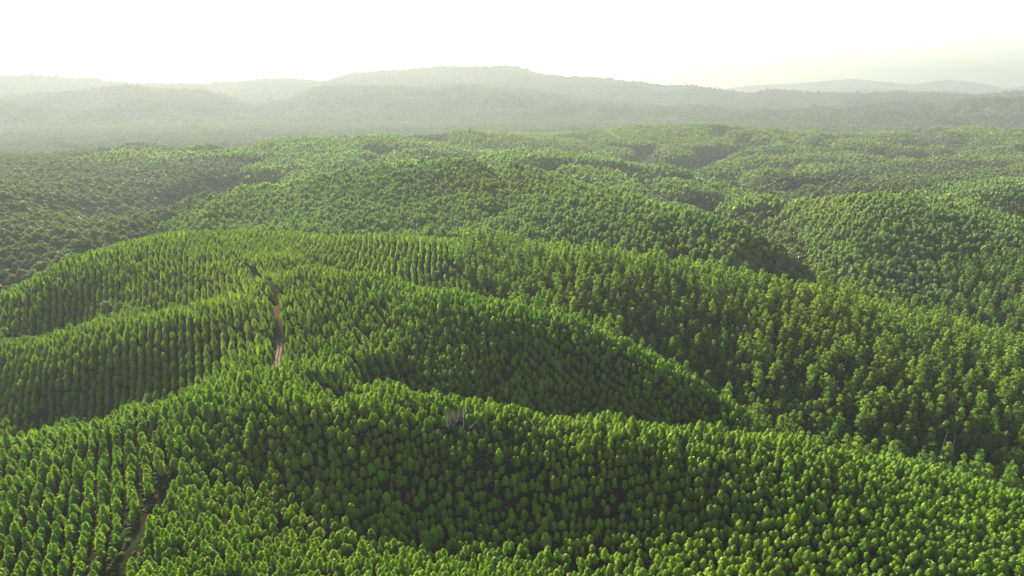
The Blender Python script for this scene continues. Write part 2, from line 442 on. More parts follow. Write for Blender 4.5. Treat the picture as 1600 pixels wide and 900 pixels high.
def blob_shell(c, rad, k, rng, hemi=0.0):
    """k points on a lumpy ellipsoid shell: positions and outward normals."""
    d = rng.normal(0, 1, (k, 3)); d /= np.linalg.norm(d, axis=1)[:, None]
    if hemi: d[:, 2] = np.where(d[:, 2] < -hemi, -d[:, 2], d[:, 2])
    ph = rng.uniform(0, 6, 3)
    l = 1 + 0.13 * np.sin(d[:, 0] * 5 + ph[0]) * np.sin(d[:, 1] * 5 + ph[1]) + 0.10 * np.sin(d[:, 2] * 7 + ph[2])
    rr = rng.uniform(0.72, 1.03, k) * l
    return c + d * rad * rr[:, None], d / rad * np.mean(rad)

def core(c, rad, rng, nu=7, nv=4, s=0.72):
    V_ = []; F = []
    for i in range(nv + 1):
        f = pi * i / nv
        for j in range(nu):
            t = 2 * pi * j / nu + i * 0.4
            q = s * (1 + rng.uniform(-0.12, 0.12))
            V_.append((c[0] + rad[0] * q * sin(f) * cos(t), c[1] + rad[1] * q * sin(f) * sin(t), c[2] + rad[2] * q * cos(f)))
    for i in range(nv):
        for j in range(nu):
            j2 = (j + 1) % nu
            F.append((i * nu + j, i * nu + j2, (i + 1) * nu + j2, (i + 1) * nu + j))
    return np.array(V_), np.array(F)

def crown_young(rng, k, size):
    """rounded cone of leaf clumps, 1.9 m to 6.6 m up, about 2.6 m wide"""
    H0, H1 = 1.6 + rng.uniform(-.3, .3), 5.8 + rng.uniform(-.5, .4)
    Rm = rng.uniform(1.12, 1.40); sharp = rng.uniform(1.7, 2.6)
    t = rng.beta(1.3, 1.0, k); ang = rng.uniform(0, 2 * pi, k)
    prof = (1 - t ** sharp) ** 0.60 * (0.80 + 0.2 * np.minimum(1, t * 3.5))
    ph = rng.uniform(0, 6, 6); la = rng.uniform(0.10, 0.2)
    lump = 1 + la * np.sin(ang * 3 + ph[0] + t * 6) + la * np.sin(ang * 5 + ph[1] - t * 11) + 0.10 * np.sin(t * 26 + ph[2] + ang * 2)
    rr = Rm * prof * lump * rng.uniform(0.74, 1.04, k)
    tuft = rng.random(k) < 0.07
    rr = np.where(tuft, rr * 1.18 + 0.06, rr)
    lean = rng.normal(0, 0.16, 2)
    C = np.stack([rr * np.cos(ang) + lean[0] * t, rr * np.sin(ang) + lean[1] * t, H0 + (H1 - H0) * t + tuft * 0.12], -1)
    slope = 0.25 + 1.6 * t ** 2
    Nn = np.stack([np.cos(ang), np.sin(ang), slope], -1)
    parts = [leaf_quads(C, Nn, size, rng, 0.6)]
    parts.append(core(np.array([0, 0, H0 + 1.45]), np.array([Rm * .68, Rm * .68, 1.7]), rng, 8, 5, 0.86))
    return join(parts)

def trunk_straight(rng, h, r0, pale=False, seg=6, bend=0.12):
    P = [(0, 0, -0.6)]; R = [r0 * 1.15]
    for k in range(1, 6):
        P.append((rng.normal(0, bend) * k / 5, rng.normal(0, bend) * k / 5, h * k / 5)); R.append(r0 * (1 - 0.8 * k / 5))
    return np.array(P), R

def crown_blobs(rng, blobs, k, size, jit=0.55, cs=0.7):
    tot = sum(b[1][0] * b[1][2] for b in blobs); parts = []
    for c, rad in blobs:
        c = np.array(c); rad = np.array(rad)
        kk = max(12, int(k * rad[0] * rad[2] / tot))
        C, Nn = blob_shell(c, rad, kk, rng, 0.55)
        parts.append(leaf_quads(C, Nn, size, rng, jit)); parts.append(core(c, rad, rng, 6, 4, cs))
    return join(parts)

def make_young(rng, lod):
    k, s = [(680, 0.215), (220, 0.36), (70, 0.62)][lod]
    tp, tr = trunk_straight(rng, 4.7, 0.10)
    return crown_young(rng, k, s), tube(tp, tr, [6, 4, 3][lod])

def make_tall(rng, lod):
    H = rng.uniform(15.5, 19.5); tp, tr = trunk_straight(rng, H - 2, 0.2, bend=0.35)
    tubes = [tube(tp, tr, [6, 4, 3][lod])]; blobs = []
    nb = rng.integers(9, 13); a0 = rng.uniform(0, 6)
    base = rng.uniform(0.42, 0.54)
    for i in range(nb):
        f = i / (nb - 1); z = H * (base + (1 - base) * f) - 1.0
        w = (1 - f) ** 0.5 * 2.5 + 0.1
        a = a0 + i * 2.4; rr = rng.uniform(0.45, 1.0) * w
        c = (rr * cos(a), rr * sin(a), z)
        q = rng.uniform(0.95, 1.75) * (1.05 - 0.25 * f)
        blobs.append((c, (q, q, q * rng.uniform(0.75, 1.1))))
        if lod < 2 and rr > 0.6:
            tubes.append(tube([(0, 0, z - 1.8), (c[0] * .6, c[1] * .6, z - .7), c], [0.08, 0.05, 0.03], 4))
    k, s = [(1100, 0.28), (400, 0.46), (120, 0.85)][lod]
    return crown_blobs(rng, blobs, k, s, 0.9, 0.5), join(tubes)

def make_dome(rng, lod):
    H = rng.uniform(12.5, 14.5); tp, tr = trunk_straight(rng, H - 2, 0.17)
    blobs = [((0, 0, H - 3.0), (1.9, 1.9, 2.9))]
    for i in range(5):
        a = i * 1.26 + rng.uniform(0, 1); rr = rng.uniform(0.7, 1.3)
        blobs.append(((rr * cos(a), rr * sin(a), H - rng.uniform(2.8, 5.2)), (1.25, 1.25, 1.4)))
    k, s = [(620, 0.32), (260, 0.5), (70, 0.95)][lod]
    return crown_blobs(rng, blobs, k, s), tube(tp, tr, [6, 4, 3][lod])

def make_broad(rng, lod):
    H = rng.uniform(11, 15); tubes = []; blobs = []
    tp = [(0, 0, -.6), (rng.normal(0, .3), rng.normal(0, .3), H * .35), (rng.normal(0, .5), rng.normal(0, .5), H * .62)]
    tubes.append(tube(tp, [0.4, 0.28, 0.16], [6, 5, 3][lod]))
    nb = rng.integers(8, 13)
    for i in range(nb):
        a = i * 2.4 + rng.uniform(0, .6); rr = math.sqrt((i + .3) / nb) * rng.uniform(2.6, 3.6)
        z = H * .82 - (rr / 3.6) ** 2 * H * .28 + rng.uniform(-.6, .8); q = rng.uniform(1.3, 2.1)
        blobs.append(((rr * cos(a), rr * sin(a), z), (q, q, q * .8)))
        if lod < 2: tubes.append(tube([tp[1], (rr * cos(a) * .6, rr * sin(a) * .6, z * .8), (rr * cos(a), rr * sin(a), z)], [0.16, 0.1, 0.04], 4))
    k, s = [(1100, 0.36), (380, 0.62), (110, 1.15)][lod]
    return crown_blobs(rng, blobs, k, s, 0.65, 0.68), join(tubes)

KINDS = {'young': (make_young, M_YOUNG, M_BARK), 'tall': (make_tall, M_TALL, M_BARK), 'dome': (make_dome, M_DOME, M_BARK), 'broad': (make_broad, M_BROAD, M_BARK)}
PROTO = {}     # (kind, lod) -> collection of joined trees, kept out of the scene and used by the stands
PARTS = {}     # kind -> list of (crown mesh, trunk mesh) for the trees that are single objects
NVAR = 8
for kind, (fn, ml, mb) in KINDS.items():
    col = bpy.data.collections.new('tree_stock')
    for lod in (0, 1, 2):
        for v in range(NVAR):
            rng = np.random.default_rng(abs(hash((len(kind), ord(kind[0]), lod * 0 + v))) % 99991)
            (cv, cf), (tv, tf) = fn(rng, lod)
            V_, F = join([(cv, cf), (tv, tf)])
            mi = np.concatenate([np.zeros(len(cf)), np.ones(len(tf))]).astype(int)
            me = mesh_np(kind + '_tree', V_, F, [ml, mb], mi)
            col.objects.link(bpy.data.objects.new(kind + '_tree', me))
            if lod == 0:
                PARTS.setdefault(kind, []).append((mesh_np('crown', cv, cf, [ml]), mesh_np('trunk', tv, tf, [mb], smooth=True)))
    PROTO[kind] = col

def scatter_group(col):
    g = bpy.data.node_groups.new('tree_scatter', 'GeometryNodeTree')
    g.interface.new_socket('Geometry', in_out='INPUT', socket_type='NodeSocketGeometry')
    g.interface.new_socket('Geometry', in_out='OUTPUT', socket_type='NodeSocketGeometry')
    N = g.nodes; L = g.links.new
    gi = N.new('NodeGroupInput'); go = N.new('NodeGroupOutput')
    ci = N.new('GeometryNodeCollectionInfo'); ci.inputs['Collection'].default_value = col
    ci.inputs['Separate Children'].default_value = True; ci.inputs['Reset Children'].default_value = True
    ip = N.new('GeometryNodeInstanceOnPoints'); ip.inputs['Pick Instance'].default_value = True
    def attr(nm, ty):
        a = N.new('GeometryNodeInputNamedAttribute'); a.data_type = ty; a.inputs['Name'].default_value = nm
        return a.outputs['Attribute']
    mp = N.new('GeometryNodeMeshToPoints')
    L(gi.outputs[0], mp.inputs['Mesh']); L(mp.outputs[0], ip.inputs['Points'])
    L(ci.outputs[0], ip.inputs['Instance']); L(attr('pick', 'INT'), ip.inputs['Instance Index'])
    er = N.new('FunctionNodeEulerToRotation'); L(attr('turn', 'FLOAT_VECTOR'), er.inputs[0])
    L(er.outputs[0], ip.inputs['Rotation']); L(attr('grow', 'FLOAT_VECTOR'), ip.inputs['Scale'])
    L(ip.outputs[0], go.inputs[0])
    return g

def stand(name, kind, T):
    """T: arrays x, y, z, rz, tx, ty, sx, sz, pick -> ONE object of trees"""
    me = bpy.data.meshes.new(name)
    P = np.stack([T['x'], T['y'], T['z']], -1).astype(np.float32)
    me.vertices.add(len(P)); me.vertices.foreach_set('co', P.ravel())
    a = me.attributes.new('pick', 'INT', 'POINT'); a.data.foreach_set('value', T['pick'].astype(np.int32))
    a = me.attributes.new('turn', 'FLOAT_VECTOR', 'POINT'); a.data.foreach_set('vector', np.stack([T['tx'], T['ty'], T['rz']], -1).astype(np.float32).ravel())
    a = me.attributes.new('grow', 'FLOAT_VECTOR', 'POINT'); a.data.foreach_set('vector', np.stack([T['sx'], T['sx'], T['sz']], -1).astype(np.float32).ravel())
    o = new_obj(name, me)
    md = o.modifiers.new('trees', 'NODES'); md.node_group = scatter_group(PROTO[kind])
    return o

# ------------------------------------------------------------------ which kind of tree grows where, and how the rows run
# (bearing px, py, distance) of places inside each stand -> kind, row direction in degrees from the view axis, row spacing, tree spacing
STANDS = [
    ('young', -27, 4.7, 2.3, 'front_left', [(60,850,235),(60,750,270),(150,760,262),(160,700,285),(230,700,278),(60,690,300),(-80,820,245),(-80,900,220),(120,900,218)]),
    ('young', 62, 4.0, 2.55, 'front_middle', [(300,860,218),(350,780,250),(420,860,225),(330,700,278),(480,760,262),(620,760,275),(600,880,225),(760,860,240),(760,760,272),(480,680,285),(620,680,288),(760,700,285),(300,650,295),(420,640,295)]),
    ('young', 82, 3.7, 2.5, 'front_right', [(920,860,240),(920,740,280),(1100,860,244),(1100,740,280),(1300,860,245),(1300,740,285),(1500,860,250),(1500,780,290),(1650,850,260),(900,660,305),(1100,670,312),(1300,690,315),(800,640,315),(1450,740,305)]),
    ('young', -36, 4.3, 2.15, 'front_crest', [(520,580,338),(600,590,332),(700,615,322),(500,560,350),(460,570,335)]),
    ('young', -21, 4.3, 2.45, 'left_slope', [(60,600,380),(200,560,385),(320,520,395),(400,480,415),(300,570,360),(60,650,360),(200,610,355),(-80,600,380),(400,550,360),(150,520,420),(300,480,430),(380,590,335),(300,600,330),(150,640,335)]),
    ('young', -22, 4.3, 2.35, 'left_hill', [(60,480,470),(200,440,490),(300,400,540),(360,430,490),(100,430,505),(240,380,570),(-80,500,465),(390,415,500),(320,450,465),(30,500,450)]),
    ('young', -58, 4.0, 2.6, 'ridge_slope', [(660,470,408),(640,540,378),(680,500,400),(700,470,415),(800,500,400),(900,540,385),(1000,570,380),(1080,600,375),(700,560,370),(850,590,365),(1000,620,362),(600,430,445),(1140,635,362)]),
    ('young', -31, 4.3, 2.15, 'ridge_rows', [(480,480,410),(500,430,450),(600,450,420),(560,530,380),(480,540,370),(590,500,395),(540,460,425),(460,440,445),(600,560,365)]),
    ('young', -8, 4.0, 2.3, 'ridge_top', [(420,370,600),(450,390,540),(550,375,585),(550,400,535),(650,375,580),(650,410,520),(400,390,540),(350,365,620),(700,440,480),(620,425,500)]),
    ('tall', 0, 4.9, 4.3, 'tall_forest', [(780,390,560),(850,420,520),(900,460,470),(1000,500,450),(1000,430,520),(1100,560,420),(1100,480,470),(1200,630,390),(1200,540,430),(1200,460,510),(1350,660,370),(1350,560,430),(1350,490,490),(1500,690,355),(1500,600,400),(1500,530,470),(1620,730,345),(1620,650,385),(1620,560,460),(1750,650,390),(850,385,575),(960,400,560)]),
    ('dome', 5, 4.0, 3.5, 'mid_forest', [(480,340,770),(600,335,770),(700,350,740),(850,350,730),(1000,370,680),(1120,395,640),(400,330,780),(500,315,810),(700,310,800),(820,320,760),(350,335,780)]),
    ('tall', 0, 5.2, 4.8, 'far_tall_forest', [(1300,445,630),(1450,460,600),(1600,490,580),(1550,430,650)]),
    ('dome', 20, 4.3, 3.6, 'mid_hill', [(330,315,810),(450,290,860),(600,270,880),(740,260,880),(850,280,830),(950,305,780),(1050,335,730),(1150,365,690),(1200,385,660),(600,290,840),(950,340,720),(1080,365,680)]),
    ('dome', -25, 4.6, 3.8, 'right_hill', [(1260,410,680),(1320,400,700),(1320,350,770),(1330,320,850),(1430,380,730),(1430,330,830),(1550,380,740),(1550,340,820),(1650,400,700),(1400,430,660)]),
    ('dome', 15, 5.4, 4.8, 'far_slopes', [(900,270,1000),(1000,300,960),(1080,320,920),(700,245,1180),(850,245,1170),(1000,270,1080),(1150,300,980),(1200,285,1060),(500,250,1150),(620,240,1250),(430,260,1080)]),
    ('dome', -15, 6.6, 6.0, 'far_ridge', [(400,225,1430),(500,225,1400),(600,220,1450),(740,215,1550),(900,225,1650),(1000,215,1750),(1150,210,1850),(1300,220,1800),(1450,215,1850),(1600,220,1850),(1100,255,1380),(1200,245,1550),(1450,250,1550),(300,245,1350),(220,230,1480)]),
    ('broad', 0, 6.6, 6.2, 'wild_forest', [(60,400,670),(60,440,620),(150,370,700),(60,350,780),(160,340,800),(230,355,730),(60,300,900),(200,300,930),(60,270,1100),(240,270,1120),(-100,350,750),(-100,280,1000),(0,250,1320),(110,245,1400),(320,275,1050),(-100,430,600)]),
    ('broad', 0, 6.6, 6.2, 'gully_forest', [(1170,345,860),(1200,365,790),(1215,395,720),(1190,380,740),(1240,430,640),(1150,335,900),(1225,420,660)]),
    ('broad', 0, 7.0, 6.4, 'far_wild', [(1300,280,1150),(1420,275,1180),(1560,265,1350),(1380,300,1020),(1500,262,1400)]),
    ('broad', 0, 6.8, 6.4, 'far_gullies', [(800,270,1500)]),
    ('dome', 30, 4.6, 3.8, 'far_right_plantation', [(1560,298,1010),(1640,300,1010),(1600,292,1050)]),
]
ROWS = {s[4]: s for s in STANDS}
seedp = []; seedi = []
for i, s in enumerate(STANDS):
    if s[4] == 'far_gullies': GUL = i; continue
    for p in s[5]:
        x, y, z = unproject(p[0], p[1], STRETCH(p[2])); seedp.append((math.atan2(x, y), math.log(math.hypot(x, y)))); seedi.append(i)
seedp = np.array(seedp); seedi = np.array(seedi)
def which(x, y):
    th = np.arctan2(x, y) + fbm(x / 40, y / 40, 3, 60) * 0.012; lr = np.log(np.hypot(x, y)) + fbm(x / 45, y / 45, 3, 70) * 0.014
    out = np.empty(len(x), dtype=int)
    for i in range(0, len(x), 20000):
        dd = (th[i:i+20000, None] - seedp[None, :, 0]) ** 2 + (lr[i:i+20000, None] - seedp[None, :, 1]) ** 2
        out[i:i+20000] = seedi[dd.argmin(1)]
    dome = np.array([s[0] == 'dome' for s in STANDS])
    g = dome[out] & (np.hypot(x, y) > 1000) & (carve(x, y) > 0.62 + 0.25 * fbm(x / 60, y / 60, 2, 66))
    out[g] = GUL
    out[(np.arctan2(x, y) < -0.09) & (np.hypot(x, y) > 2050)] = GUL
    return out

# horizon profile, to leave out far trees that no view from here can show
ths = np.linspace(-0.9, 0.9, 361)
rs = np.exp(np.linspace(np.log(170), np.log(3700), 460))
TT, RR = np.meshgrid(ths, rs)
GG = ground(RR * np.sin(TT), RR * np.cos(TT))
ELEV = np.maximum.accumulate((GG + 8 - CAMZ) / RR, axis=0)     # highest line of sight up to each distance
def hidden_by(x, y, ztop):
    th = np.arctan2(x, y); r = np.hypot(x, y)
    i = np.clip(np.searchsorted(rs, r * 0.985) - 1, 0, len(rs) - 1)
    j = np.clip(np.round((th + 0.9) / 1.8 * 360).astype(int), 2, 358)
    e = np.minimum(np.minimum(ELEV[i, j], ELEV[i, j - 2]), ELEV[i, j + 2])
    return e * r + CAMZ - ztop       # metres by which the top is hidden

TREES = {}
for si, (kind, rowdeg, drow, dtree, sname, pl) in enumerate(STANDS):
    P = np.array([unproject(p[0], p[1], STRETCH(p[2]))[:2] for p in pl])
    c = P.mean(0); ext = np.hypot(*(P - c).T).max() + (70 if np.hypot(*c) < 600 else 620)
    if sname == 'far_gullies': ext = 2700
    a = radians(rowdeg); u = np.array([sin(a), cos(a)]); w = np.array([cos(a), -sin(a)])
    ni = int(ext / drow) + 1; nj = int(ext / dtree) + 1
    I, J = np.meshgrid(np.arange(-ni, ni + 1), np.arange(-nj, nj + 1), indexing='ij')
    I = I.ravel() * drow; J = J.ravel() * dtree + (np.arange(-ni, ni + 1).repeat(2 * nj + 1) % 2) * dtree * .5
    x = c[0] + w[0] * I + u[0] * J; y = c[1] + w[1] * I + u[1] * J
    # rows bend with the land
    amp = 13 if drow >= 4.3 and kind == 'young' else 20
    bx = fbm(x / 160, y / 160, 2, 80 + si) * amp; by = fbm(x / 160 + 9, y / 160, 2, 90 + si) * amp
    jit = (0.2 if sname in ('ridge_slope', 'ridge_top', 'front_middle', 'front_right') else 0.12) if kind == 'young' else (0.22 if kind == 'dome' else 0.42)
    x = x + bx + RNG.normal(0, drow * jit * .8, len(x)); y = y + by + RNG.normal(0, dtree * jit, len(x))
    th = np.arctan2(x, y); r = np.hypot(x, y)
    k = (np.abs(th) < 0.84) & (r > 168) & (r < 3500); x = x[k]; y = y[k]
    k = which(x, y) == si; x = x[k]; y = y[k]
    k = RNG.random(len(x)) > (0.03 if kind == 'young' else 0.08) + 0.5 * (fbm(x / 11, y / 11, 2, 33) < -0.52); x = x[k]; y = y[k]
    z = ground(x, y)
    rr = np.hypot(x, y)
    H = {'young': 5.8, 'tall': 18, 'dome': 14, 'broad': 14}[kind]
    px, py, dep = project(x, y, z + H * .6)
    k = (px > -170) & (px < 1770) & (py < 1010)
    hb = hidden_by(x, y, z + H)
    k &= hb < np.where(rr > 600, 6, 14)
    r_ = rr
    if rr.min() < 700:
        k &= dist_to(TRK + np.array([0.0, 0]), x, y) > np.where(r_ < 392, 4.0, 2.2)
        k &= dist_to(GULLY, x, y) > 4.2
        k &= dist_to(GAP2, x, y) > 2.6
    x = x[k]; y = y[k]; z = z[k]; m = len(x)
    s = np.clip(RNG.normal(1, 0.13, m), 0.6, 1.35) * (1 + 0.10 * fbm(x / 25, y / 25, 2, 5))
    if sname in ('far_ridge', 'far_slopes'): s *= 1.25
    if kind == 'tall': s *= RNG.choice([0.98, 0.9, 0.84, 0.74, 0.58], m)
    T = dict(x=x, y=y, z=z, rz=RNG.uniform(0, 2 * pi, m), tx=RNG.normal(0, 0.03, m), ty=RNG.normal(0, 0.03, m),
             sx=s * RNG.uniform(0.92, 1.1, m), sz=s * RNG.uniform(0.84, 1.2, m), pick=RNG.integers(0, NVAR, m), stand=np.full(m, si))
    TREES.setdefault(kind, []).append(T)
for kd in TREES:
    TREES[kd] = {q: np.concatenate([t[q] for t in TREES[kd]]) for q in TREES[kd][0]}

# ------------------------------------------------------------------ single trees worth their own description
def single(name, label, cat, x, y, parts, rz=0.0, scale=1.0, group=None, zoff=0.0):
    t = new_obj(name, None); t.empty_display_size = 0.5
    t.location = (x, y, gz(x, y) + zoff); t.rotation_euler = (0, 0, rz); t.scale = (scale,) * 3 if np.isscalar(scale) else scale
    tag(t, label, cat, group)
    for nm, me in parts: new_obj(nm, me, t)
    return t

CLEAR = []      # (x, y, radius): plantation trees that make room
def branching(rng, p, d, length, rad, depth, out, droop=0.0):
    q = p + d * length
    midp = (p + q) / 2 + rng.normal(0, length * 0.05, 3)
    out.append(tube([p, midp, q], [rad, rad * .8, rad * .6], 5 if depth > 1 else 3))
    if depth == 0: return
    for _ in range(rng.integers(3, 5)):
        nd = d + rng.normal(0, 0.45, 3); nd[2] += 0.12; nd /= np.linalg.norm(nd)
        branching(rng, p + (q - p) * rng.uniform(0.5, 1), nd, length * rng.uniform(0.55, 0.8), rad * .55, depth - 1, out)

# bare grey dead tree on the bright crest
rng = np.random.default_rng(3)
dx, dy = survey(708, 655, 5)
br = []
for k in range(7):
    a = k * 0.9 + 0.2
    d = np.array([cos(a) * 0.55, sin(a) * 0.55, 1.0]); d /= np.linalg.norm(d)
    branching(rng, np.array([0, 0, 1.6]) + d * 0.2, d, 4.2, 0.13, 3, br)
bv = join(br); tv = tube([(0, 0, -.6), (0.1, 0, 1), (0, 0.1, 2.6)], [0.42, 0.34, 0.25], 7)
single('dead_tree', 'bare grey-brown dead tree with wide spreading twigs on the bright crest', 'tree', dx, dy,
       [('branches', mesh_np('branches', *bv, [M_GREY])), ('trunk', mesh_np('trunk', *tv, [M_GREY], smooth=True))], 0.3, (0.95, 0.95, 0.85))
CLEAR.append((dx, dy, 3.5)); CLEAR.append((dx + 2, dy - 5, 2.6))
# pale dead trunk, upright, beside it, and a pale trunk that has fallen over
sx_, sy_ = survey(724, 655, 4)
v, f = tube([(0, 0, -.5), (0.1, 0, 3), (-0.1, 0.1, 6.5), (0.25, 0, 9.6)], [0.2, 0.17, 0.13, 0.05], 7)
b1 = tube([(-0.05, 0, 5.6), (0.9, 0, 7.2), (1.5, 0, 8.4)], [0.08, 0.06, 0.02], 5)
single('dead_tree', 'thin pale upright dead trunk just right of the bare spreading tree', 'tree', sx_, sy_,
       [('trunk', mesh_np('trunk', v, f, [M_PALE], smooth=True)), ('branch', mesh_np('branch', *b1, [M_PALE], smooth=True))])
CLEAR.append((sx_, sy_, 2.2))
fx, fy = survey(733, 664, 5)
v, f = tube([(0, 0, 2.5), (2.6, 1.3, 4.6), (5.2, 2.6, 6.9)], [0.17, 0.14, 0.06], 7)
b1 = tube([(3.2, 1.6, 5.1), (4.6, 1.6, 5.9)], [0.06, 0.02], 4)
single('leaning_log', 'pale dead trunk fallen aslant into the treetops right of the bare tree', 'log', fx, fy,
       [('log', mesh_np('log', v, f, [M_PALE], smooth=True)), ('branch', mesh_np('branch', *b1, [M_PALE], smooth=True))])
CLEAR.append((fx + 1, fy, 2.2))
# rust-brown withered trees in the dark hollow
for (px, py, lab, sc) in ((611, 755, 'rust-brown withered young tree, the left and brighter of the two in the dark hollow', (0.62, 0.62, 0.95)),
                      (637, 768, 'dull brown withered young tree, the right one of the two in the dark hollow', (0.8, 0.8, 0.85)),
                      (352, 805, 'small brownish withered tree in the gap right of the bare gully', (0.5, 0.5, 0.7))):
    x, y = survey(px, py, 6)
    rng = np.random.default_rng(px); (cv, cf), (tv_, tf) = make_young(rng, 0)
    single('withered_tree', lab, 'tree', x, y, [('crown', mesh_np('crown', cv, cf, [M_RUST])), ('trunk', mesh_np('trunk', tv_, tf, [M_BARK], smooth=True))], 0, sc)
    CLEAR.append((x, y, 2.6))
# pale trunks at the foot of the tall forest
x, y = survey(1470, 708, 2)
tv1 = tube([(0, 0, -.6), (0.15, 0, 3), (0.5, 0, 7), (1.0, 0, 10)], [0.36, 0.32, 0.27, 0.16], 8)
up = tube([(1.0, 0, 9.9), (1.3, 0, 12.2), (1.5, 0.1, 13.4)], [0.2, 0.15, 0.1], 6)
l1 = tube([(1.5, 0.1, 13.3), (0.9, 0, 14.8), (0.6, 0, 16.2), (0.2, .2, 17.5)], [0.1, 0.08, 0.06, .03], 5)
l2 = tube([(1.5, 0.1, 13.3), (2.3, 0, 14.5), (2.5, 0, 16.0)], [0.1, 0.08, 0.03], 5)
rng = np.random.default_rng(8)
cvf = crown_blobs(rng, [((-1.2, 0, 18.6), (1.6, 1.6, 1.2)), ((0.2, .4, 20.2), (1.4, 1.4, 1.2)), ((-2.6, .3, 17.2), (1.1, 1.1, .9))], 420, 0.3, 0.8, 0.5)
single('forked_tree', 'tall forked gum tree with white lower trunk at the foot of the forest', 'tree', x, y,
       [('trunk', mesh_np('trunk', *tv1, [M_PALE], smooth=True)), ('limb', mesh_np('limb', *join([up, l1]), [M_PALE], smooth=True)), ('limb', mesh_np('limb', *l2, [M_PALE], smooth=True)),
        ('crown', mesh_np('crown', *cvf, [M_TALL]))])
CLEAR.append((x + .5, y, 4.5)); CLEAR.append((x, y - 6, 5)); CLEAR.append((x, y - 12, 4))
x2, y2 = survey(1486, 709, 2)
tv2 = tube([(0, 0, -.6), (0.25, 0, 4), (0.45, 0, 8), (0.9, 0, 12.2)], [0.24, 0.2, 0.15, 0.07], 7)
st = tube([(0.5, 0, 9), (1.1, 0, 9.6)], [0.06, 0.04], 4)
single('dead_tree', 'slim white bare trunk standing right of the forked white-trunked tree', 'tree', x2, y2,
       [('trunk', mesh_np('trunk', *tv2, [M_PALE], smooth=True)), ('branch', mesh_np('branch', *st, [M_PALE]))])
CLEAR.append((x2 + .5, y2, 4)); CLEAR.append((x2, y2 - 6, 5)); CLEAR.append((x2, y2 - 12, 4))
# wild trees left standing among the young ones, and bare pale trees in the far gully
for (px, py, H, lab, sc, mat) in ((165, 478, 9, 'large pale-green wild tree, left of the two standing in the left plantation hollow', 0.95, M_OLIVE),
                             (187, 473, 9, 'large pale-green wild tree, right of the two standing in the left plantation hollow', 0.8, M_OLIVE),
                             (36, 402, 10, 'small bright yellow-green tree sticking out of the grey wild forest at the far left', 0.6, M_YOUNG),
                             (1266, 482, 15, 'broad pale brownish tree standing out among green tall forest trees', 0.85, M_OLIVE),
                             (950, 410, 15, 'brownish thin-leaved tree near the top of the tall forest', 0.8, M_OLIVE),
                             (1218, 412, 12, 'dark round wild tree at the mouth of the gully between two hills', 1.15, M_BROAD)):
    x, y = survey(px, py, H)
    rng = np.random.default_rng(px + 1); (cv, cf), (tv_, tf) = make_broad(rng, 0)
    single('wild_tree', lab, 'tree', x, y, [('crown', mesh_np('crown', cv, cf, [mat])), ('trunk', mesh_np('trunk', tv_, tf, [M_BARK], smooth=True))], 0, sc, zoff=(4 if H > 12 else 0))
    CLEAR.append((x, y, 3.6 * sc))
for (px, py, lab) in ((1327, 432, 'bare pale dead tree at the lower edge of the right-hand hill'),
                      (1432, 440, 'pale bare-branched tree low on the right-hand hill, right of the other dead one')):
    x, y = survey(px, py, 6)
    rng = np.random.default_rng(px); br = []
    for k in range(6):
        a = k * 1.05; d = np.array([cos(a) * .5, sin(a) * .5, 1.0]); d /= np.linalg.norm(d)
        branching(rng, np.array([0, 0, 3.0 + k * 1.3]), d, 3.2, 0.13, 2, br)
    tr_ = tube([(0, 0, -.6), (0, .2, 6), (.2, 0, 14)], [0.4, 0.3, 0.1], 7)
    single('dead_tree', lab, 'tree', x, y, [('branches', mesh_np('branches', *join(br), [M_PALE])), ('trunk', mesh_np('trunk', *tr_, [M_PALE], smooth=True))])
    CLEAR.append((x, y, 5)); CLEAR.append((x, y - 7, 4))

